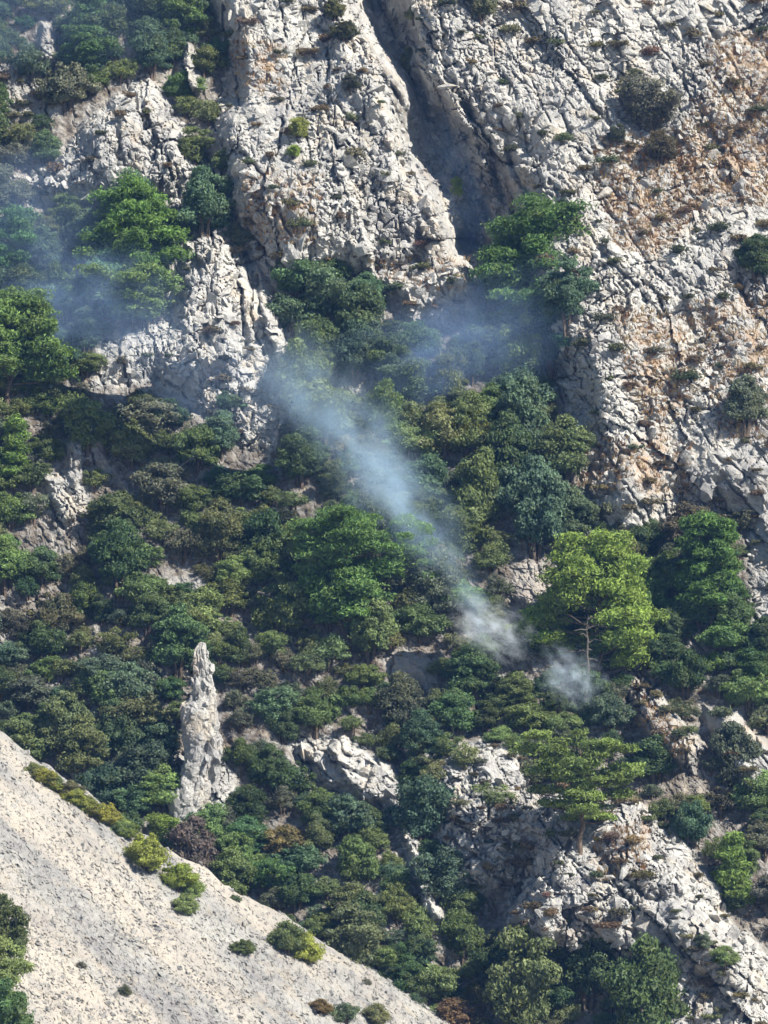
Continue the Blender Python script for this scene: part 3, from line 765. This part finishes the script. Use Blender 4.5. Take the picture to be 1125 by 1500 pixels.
# bushes standing on the scree
for k in range(18):
    x = 48 + 150 * (k + rng.random()) / 18; y = float(np.interp(x, CX, CYv)) + 16 + 14 * rng.random()
    oak(x, y, 22 + 14 * rng.random(), 'lime' if k % 3 else 'olive', 'low yellow-green scrub in the strip along the scree crest' if k % 3 else 'low olive scrub in the strip along the scree crest', 'yellow-green scrub along the scree crest' if k % 3 else 'olive scrub along the scree crest',
        OAKS[(0, 3, 5)[rng.integers(3)]], at_scree(x, y) - np.array([0, 0, .2]), 'scree_bush', 'bush', .85)
for (x, y, w, c, l) in [
    (72, 1150, 34, 'olive', 'highest olive bush of the row along the scree crest'), (100, 1166, 40, 'olive', 'second olive bush of the row along the scree crest'), (130, 1190, 42, 'lime', 'third, yellowish bush of the row along the scree crest'),
    (158, 1208, 46, 'lime', 'fourth, yellowish bush of the row along the scree crest'), (180, 1222, 34, 'olive', 'last olive bush of the row along the scree crest'),
    (216, 1276, 70, 'lime', 'biggest bright yellow-green bush on the scree'), (258, 1302, 60, 'lime', 'long yellow-green bush below the biggest scree bush'), (282, 1312, 36, 'olive', 'olive bush at the tip of the long scree bush'),
    (272, 1338, 44, 'olive', 'low olive bush with grey stones under it on the scree'), (345, 1318, 18, 'olive', 'very small round bush near the scree crest'),
    (356, 1396, 44, 'olive', 'lone round olive bush in the middle of the scree'), (418, 1395, 54, 'olive', 'olive bush of a pair on the lower scree'), (446, 1406, 52, 'lime', 'yellow-green bush of a pair on the lower scree'),
    (470, 1484, 36, 'rust', 'rusty bush low on the scree'), (505, 1496, 50, 'grey', 'grey-green bush low on the scree beside the rusty one'), (552, 1502, 40, 'olive', 'olive bush near the foot of the scree crest'), (536, 1440, 20, 'grey', 'tiny grey bush just below the scree crest'),
    (120, 1416, 20, 'grey', 'tiny grey-green tuft alone on the open scree'), (182, 1456, 26, 'grey', 'pale sparse tuft on the lower open scree')]:
    oak(x, y, w * 1.12, c, l, None, OAKS[(0, 3, 5)[rng.integers(3)]] if c != 'grey' else SHRUBS[rng.integers(4)], at_scree(x, y) - np.array([0, 0, .25]), 'scree_bush', 'bush', .95)
for (x, y, w, c, l) in [(2, 1418, 84, 'mid', 'glossy green oak crown overhanging the lower scree'), (-4, 1480, 96, 'mid', 'large green oak standing in the lower scree'), (12, 1545, 90, 'dark', 'dark oak at the foot of the lower scree')]:
    oak(x, y, w, c, l, None, OAKS[7], at_scree(x, y))

# --- the wood itself, filled by zones
ZONES = [((-90, -90, 330, 150), 'at the top of the dark wood above the crag', 'dark blue dark mid'), ((-90, 150, 330, 320), 'beside the jagged crag', 'dark mid olive grey'),
         ((-90, 320, 290, 560), 'in the smoky hollow below the crag', 'blue dark blue mid'), ((380, 380, 640, 580), 'in the clump under the buttress', 'blue dark'),
         ((600, 380, 900, 560), 'in the smoky shade under the cliff pine', 'blue dark'), ((560, 540, 900, 830), 'in the gully wood beneath the cliff face', 'mid dark blue olive'),
         ((520, 560, 760, 960), 'along the edge of the smoke plume', 'olive mid grey'), ((-90, 540, 140, 830), 'among the pale rubble beside the tall vivid pine', 'grey mid olive'),
         ((-90, 540, 600, 800), 'on the slope below the white spur', 'mid olive olive dark grey mid'), ((-90, 800, 640, 960), 'in the thicket around the layered pine', 'mid olive mid dark grey'),
         ((-90, 960, 260, 1400), 'between the pinnacle and the scree crest', 'mid blue dark olive grey'), ((260, 960, 430, 1420), 'around the foot of the pinnacle', 'mid blue dark grey'),
         ((420, 940, 660, 1110), 'below the layered pine', 'mid olive dark olive grey'), ((640, 900, 860, 1110), 'below the burning ground', 'mid dark olive'),
         ((380, 1100, 700, 1600), 'behind the lower scree crest', 'mid dark blue olive mid'), ((620, 1080, 860, 1600), 'among the broken ledges beside the big outcrop', 'dark olive grey mid'),
         ((860, 760, 1230, 1040), 'in the dark gap under the upright pine', 'dark mid grey'), ((880, 1000, 1230, 1700), 'on the steep flank beyond the big outcrop', 'dark mid blue grey')]
HOLES = [RC, LW, GULLY, SPUR, CRAG, KNOB, LOW, KNOB2, TOP1, TOP2, TOP3, TAN, TAN2, TAN3, STRIP1, STRIP2]
SPARSE = [PFOOT, LEDGE, LEDGE2, LEFTROCK, KNOB3, BURN]
N_TRY = 9000
tx = -35 + rng.random(N_TRY) * 1195; ty = 5 + rng.random(N_TRY) * 1550
hole = np.max([sdf_poly(p, tx, ty - 6) for p in HOLES], 0)
spar = np.max([sdf_poly(p, tx, ty - 6) for p in SPARSE], 0)
# the two lower gully flanks stay wooded although they belong to the gully polygon
gw = sdf_poly([(640, 440), (700, 430), (840, 470), (820, 570), (640, 570)], tx, ty) > 0
behind = ty - crest(tx)
pin = np.hypot((tx - 294) / 48, (ty - 1135) / 100) < 1
SMALL = [TAN, TAN2, TAN3, KNOB2, KNOB3, LEDGE, LEDGE2, STRIP1, STRIP2, BURN, TOP1, TOP2, TOP3, SPUR, CRAG, LOW, KNOB, LEFTROCK]
over = np.max([sdf_poly(p, tx, ty - 34) for p in SMALL], 0)
rubble = sdf_poly([(-40, 610), (165, 605), (175, 700), (140, 800), (-40, 830)], tx, ty - 20)
clear = np.max([sdf_poly(p, tx, ty - o_) + 6 for p in (TAN, TAN2, TAN3, KNOB2, KNOB, LEDGE, STRIP1, SPUR, CRAG) for o_ in (10, 28, 46)], 0)
placed = []
for k in range(N_TRY):
    x, y = tx[k], ty[k]
    if hole[k] > -4 and not gw[k]: continue
    if spar[k] > 0 and rng.random() < .86: continue
    if behind[k] > 30 and x < 740: continue
    if pin[k]: continue
    if x > 900 and y > 985 and rng.random() < .5: continue
    if rubble[k] > 0 and rng.random() < .5: continue
    if clear[k] > 0: continue
    if x > 930 and 770 < y < 1000 and rng.random() < .45: continue
    if over[k] > 4 and rng.random() < .8: continue
    if 805 < x < 850 and 985 < y < 1030: continue
    w = 38 + 48 * rng.random() ** 1.5
    if k > 4500:
        w = 30 + 18 * rng.random()
        if rng.random() < .72: continue
    md = w * .465
    bad = False
    for (a, b_, ww) in placed:
        if (x - a) ** 2 + ((y - b_) * 1.25) ** 2 < (md * .5 + ww * .25) ** 2 * 1.25: bad = True; break
    if bad: continue
    for (a, b_, ww) in taken[:60]:
        if (x - a) ** 2 + (y - w * .25 - b_) ** 2 < (ww * .42) ** 2: bad = True; break
    if bad: continue
    zone = next((z for z in ZONES if z[0][0] <= x <= z[0][2] and z[0][1] <= y <= z[0][3]), None)
    if zone is None: continue
    cols = zone[2].split(); c = cols[rng.integers(len(cols))]
    placed.append((x, y, w))
    if (c in ('olive', 'grey') and w < 66) or w < 46:
        sz = 'large' if w > 66 else 'small' if w < 44 else 'middling'
        oak(x, y, w * (.95 if w > 44 else 1.1), c, f'{sz} {CW[c]} open shrub {zone[1]}', f'{sz} {CW[c]} shrubs {zone[1]}', SHRUBS[rng.integers(4)], None, 'evergreen_shrub', 'shrub')
    else:
        sz = 'large' if w > 84 else 'small' if w < 60 else 'middling'
        oak(x, y, w, c, f'{sz} {CW[c]} rounded oak {zone[1]}', f'{sz} {CW[c]} oaks {zone[1]}')
print('shrubs', sum(o.name.startswith('evergreen_shrub') for o in bpy.data.objects)); print('oaks placed', len(placed), sum(o.name.startswith('evergreen_oak') for o in bpy.data.objects))

# --- dry cushions on the rock, heather-brown scrub
def cushion(x, y, w, col, label, group, sz=1.0):
    loc = at(float(x), float(y)); sc = np.linalg.norm(loc - C0) / F
    o = bpy.data.objects.new('cushion_shrub', DRY[rng.integers(5)]); COL.objects.link(o)
    s = w * sc / 1.7; o.location = loc + np.array([0, -.25, -s * .1]); o.scale = (s, s, s * sz); o.rotation_euler = (0, 0, rng.random() * 6.28)
    o.color = (*jitter(col, .2), 1); tag(o, label, 'shrub', group)
for poly, n, mind, where in ((RC, 150, 30, 'the pale cliff face'), (LW, 46, 30, 'the grey buttress'), (SPUR, 14, 26, 'the white spur'), (CRAG, 14, 26, 'the jagged crag'), (LOW, 80, 19, 'the big sloping outcrop'),
                             (KNOB, 6, 26, 'the rocky knoll'), (LEDGE2, 26, 16, 'the broken shelf'), (STRIP1, 8, 18, 'the rusty rock strip'), (STRIP2, 8, 18, 'the lower pale strip'), (LEFTROCK, 16, 20, 'the stony patch near the top')):
    for x, y in scatter_pts(poly, n, mind, rng, 6):
        brown = rng.random() < .6
        w = 14 + 20 * rng.random() ** 1.7
        spot = where
        if poly is RC:
            spot = ('the cliff face beside the gully' if x < 760 else 'the smooth upper cliff face' if x < 1000 and y < 190 else 'the rusty grass ledges of the cliff face' if y < 400 else 'the cliff face above the upright pine' if y > 640 else 'the rubbly middle of the cliff face')
        elif poly is LW: spot = 'the upper part of the grey buttress' if y < 190 else 'the lower part of the grey buttress'
        elif poly is LOW: spot = 'the big outcrop close under the flat-topped pine' if y < 1300 else 'the lower half of the big sloping outcrop'
        where_, big = spot, 'large' if w > 22 else 'small'
        cushion(x, y, w, (.15, .115, .07) if brown else (.095, .105, .055), f'{big} {"brown" if brown else "drab green"} cushion shrub on {where_}', f'{big} {"brown" if brown else "drab green"} cushion shrubs on {where_}', .6 + .4 * rng.random())

# --- rusty dry grass on the cliff
Vg, Tg, vg, base = [], [], [], 0
for p in OCHRE:
    pa = np.array(p, float); area = (pa.max(0) - pa.min(0)).prod()
    for x, y in scatter_pts(p, int(area / 110), 6, rng, -4):
        loc = at(x, y); nb = 16; h = .3 + .4 * rng.random()
        tone = rng.random()
        for k in range(nb):
            a = rng.random() * 6.28; rr = rng.random() * .3
            b0 = loc + np.array([math.cos(a) * rr, math.sin(a) * rr, -.1]); tip = b0 + np.array([math.cos(a) * h * .6, math.sin(a) * h * .6, h * (.6 + .5 * rng.random())])
            sd = np.array([-math.sin(a), math.cos(a), 0]) * .045
            Vg += [b0 - sd, b0 + sd, tip]; Tg.append((base, base + 1, base + 2)); base += 3; vg.append(np.clip(tone + rng.normal() * .15, 0, 1))
o = mesh_obj('dry_grass', build_mesh('dry_grass', np.array(Vg), np.array(Tg), M_GRASS, vg))
tag(o, 'rusty dry grass tufts on the cliff ledges', 'grass', None, 'stuff')

# ------------------------------------------------------------------ smoke and air
BEND = .16
def smoke_mat(name, dens, color, cone=False, nscale=1.6, thr=.38, power=1.5):
    m = bpy.data.materials.new(name); m.use_nodes = True; nt = m.node_tree; N = nt.nodes; L = nt.links
    N.remove(N['Principled BSDF']); pv = N.new('ShaderNodeVolumePrincipled')
    pv.inputs['Color'].default_value = (*color, 1); pv.inputs['Anisotropy'].default_value = -0.3
    tc = N.new('ShaderNodeTexCoord'); co0 = tc.outputs['Object']
    iso = N.new('ShaderNodeVectorMath'); iso.operation = 'MULTIPLY'; L.new(co0, iso.inputs[0]); iso.inputs[1].default_value = (1.0, .6, 2.6) if cone else (1, 1, 1)
    nz = N.new('ShaderNodeTexNoise'); nz.inputs['Scale'].default_value = 1.7 if cone else 2.2; nz.inputs['Detail'].default_value = 4; L.new(iso.outputs[0], nz.inputs['Vector'])
    sb = N.new('ShaderNodeVectorMath'); sb.operation = 'SUBTRACT'; L.new(nz.outputs['Color'], sb.inputs[0]); sb.inputs[1].default_value = (.5, .5, .5)
    ml = N.new('ShaderNodeVectorMath'); ml.operation = 'MULTIPLY'; L.new(sb.outputs[0], ml.inputs[0]); ml.inputs[1].default_value = (1.3, 1.3, .16) if cone else (1.5, 1.5, 1.5)
    ad = N.new('ShaderNodeVectorMath'); ad.operation = 'ADD'; L.new(co0, ad.inputs[0]); L.new(ml.outputs[0], ad.inputs[1])
    co = ad.outputs[0]
    if cone:   # object z runs 0..1 from the source to the tail, half-width grows with z
        sp = N.new('ShaderNodeSeparateXYZ'); L.new(co, sp.inputs[0])
        bend = math_n(nt, 'MULTIPLY', math_n(nt, 'SINE', math_n(nt, 'MULTIPLY', sp.outputs[2], 5.2)), BEND)
        r2 = math_n(nt, 'ADD', math_n(nt, 'POWER', math_n(nt, 'ABSOLUTE', math_n(nt, 'ADD', sp.outputs[0], bend)), 2.0), math_n(nt, 'POWER', math_n(nt, 'ABSOLUTE', sp.outputs[1]), 2.0))
        z = sp.outputs[2]
        wid = math_n(nt, 'ADD', math_n(nt, 'MULTIPLY', math_n(nt, 'POWER', math_n(nt, 'MAXIMUM', z, 0.0), 0.8), .46), .07)
        q = math_n(nt, 'EXPONENT', math_n(nt, 'MULTIPLY', math_n(nt, 'DIVIDE', r2, math_n(nt, 'MULTIPLY', wid, wid)), -1.0))
        along = ramp(nt, z, [(0.0, 0.0), (0.05, .5), (0.16, .26), (0.36, .38), (0.54, .50), (0.90, 0.0)])
        f = math_n(nt, 'MULTIPLY', q, along)
    else:
        ln = N.new('ShaderNodeVectorMath'); ln.operation = 'LENGTH'; L.new(co, ln.inputs[0])
        g = math_n(nt, 'EXPONENT', math_n(nt, 'MULTIPLY', math_n(nt, 'POWER', ln.outputs['Value'], 2.0), -power * 3.2))
        f = math_n(nt, 'MAXIMUM', math_n(nt, 'SUBTRACT', g, .05), 0.0)
    n = noise_node(nt, iso.outputs[0], nscale, 5, .62)
    nn = math_n(nt, 'MAXIMUM', math_n(nt, 'MULTIPLY', math_n(nt, 'SUBTRACT', n, thr), 5.0), 0.0)
    L.new(math_n(nt, 'MULTIPLY', math_n(nt, 'MULTIPLY', f, nn), dens), pv.inputs['Density'])
    L.new(pv.outputs['Volume'], N['Material Output'].inputs['Volume'])
    return m

def puff(name, px, py, rx, rz, ry, off, rot, mat, label):
    c = at(float(px), float(py)); sc = np.linalg.norm(c - C0) / F
    V, T = ico(3)
    o = mesh_obj(name, build_mesh(name, V, T, mat)); o.location = c + np.array([0, -off, 0]); o.rotation_euler = (0, rot, 0); o.scale = (rx * sc, ry, rz * sc)
    tag(o, label, 'smoke', None, 'stuff'); return o

a0 = at(728., 950.) + np.array([0, -4.5, 0]); a1 = at(395., 545.) + np.array([0, -8.0, 4.0])
ax = a1 - a0; ln = np.linalg.norm(ax)
q = Vector(ax).to_track_quat('Z', 'Y')
V, T = tube([(0, 0, z) for z in np.linspace(-.06, 1.1, 8)], [.8 + .8 * max(0, z) ** .8 for z in np.linspace(-.06, 1.1, 8)], 20)
capV = np.concatenate([V, [[0, 0, -.06], [0, 0, 1.1]]]); n0 = len(V)
capT = np.array([(n0, (k + 1) % 20, k) for k in range(20)] + [(n0 + 1, 140 + k, 140 + (k + 1) % 20) for k in range(20)])
o = mesh_obj('smoke_plume', build_mesh('smoke_plume', capV, [T, capT], smoke_mat('plume', .48, (.56, .78, 1.0), True, 2.6, .40, 1.5)))
o.location = a0; o.rotation_mode = 'QUATERNION'; o.rotation_quaternion = q; o.scale = (11.0, 6.0, ln)
tag(o, 'long blue-white smoke plume drifting up the slope from the burning ground', 'smoke', None, 'stuff')
puff('smoke_puff', 716, 930, 84, 50, 2.2, 5.0, .6, smoke_mat('source_smoke', 1.3, (.86, .94, 1), False, 3.0, .45, 1.0), 'dense white smoke puff rising from the burning ground')
puff('smoke_puff', 834, 1000, 66, 48, 1.8, 4.5, .7, smoke_mat('source_smoke_low', 1.1, (.75, .88, 1), False, 3.0, .45, 1.0), 'pale blue smoke puff at the foot of the dead snag')
BL = (.42, .62, 1.0)
thin = lambda n, d, s=1.7: smoke_mat(n, d, BL, False, s, .30, 1.2)
puff('smoke_veil', 150, 460, 230, 130, 6, 5, .25, thin('veil_hollow', .06, 2.0), 'thin blue smoke veil in the hollow below the crag')
puff('smoke_veil', 40, 340, 230, 190, 6, 5, .2, thin('veil_edge', .035, 2.0), 'faint blue smoke veil over the hazy pines')
puff('smoke_veil', 680, 515, 240, 120, 6, 5, -.3, thin('veil_pine', .075, 2.0), 'thin blue smoke veil under the cliff pine')
puff('smoke_veil', 690, 290, 120, 260, 5, 1, -.2, thin('veil_gully', .08, 2.0), 'faint blue smoke veil inside the shaded gully')
puff('smoke_veil', 70, 30, 300, 150, 6, 6, 0, thin('veil_top', .022, 2.0), 'faint blue smoke veil over the top of the dark wood')
puff('smoke_veil', 340, 570, 230, 130, 6, 5, .3, thin('veil_spur', .015, 2.0), 'thin smoke veil in front of the white spur')

hb = bpy.data.materials.new('thin_air'); hb.use_nodes = True; nt = hb.node_tree; N = nt.nodes; N.remove(N['Principled BSDF'])
pv = N.new('ShaderNodeVolumePrincipled'); pv.inputs['Color'].default_value = (.17, .42, 1.0, 1); pv.inputs['Density'].default_value = 0.00008
nt.links.new(pv.outputs['Volume'], N['Material Output'].inputs['Volume'])
lo = np.array([-700.0, C0[1] - 40, C0[2] - 3]); hi = np.array([700.0, 320.0, 190.0])
cv = np.array([[(lo[0], hi[0])[i & 1], (lo[1], hi[1])[i >> 1 & 1], (lo[2], hi[2])[i >> 2]] for i in range(8)])
me = build_mesh('haze', cv, np.array([(0, 2, 3, 1), (4, 5, 7, 6), (0, 1, 5, 4), (2, 6, 7, 3), (0, 4, 6, 2), (1, 3, 7, 5)]), hb)
tag(mesh_obj('haze', me), 'thin blue air between the viewer and the mountain', None, None, 'stuff')
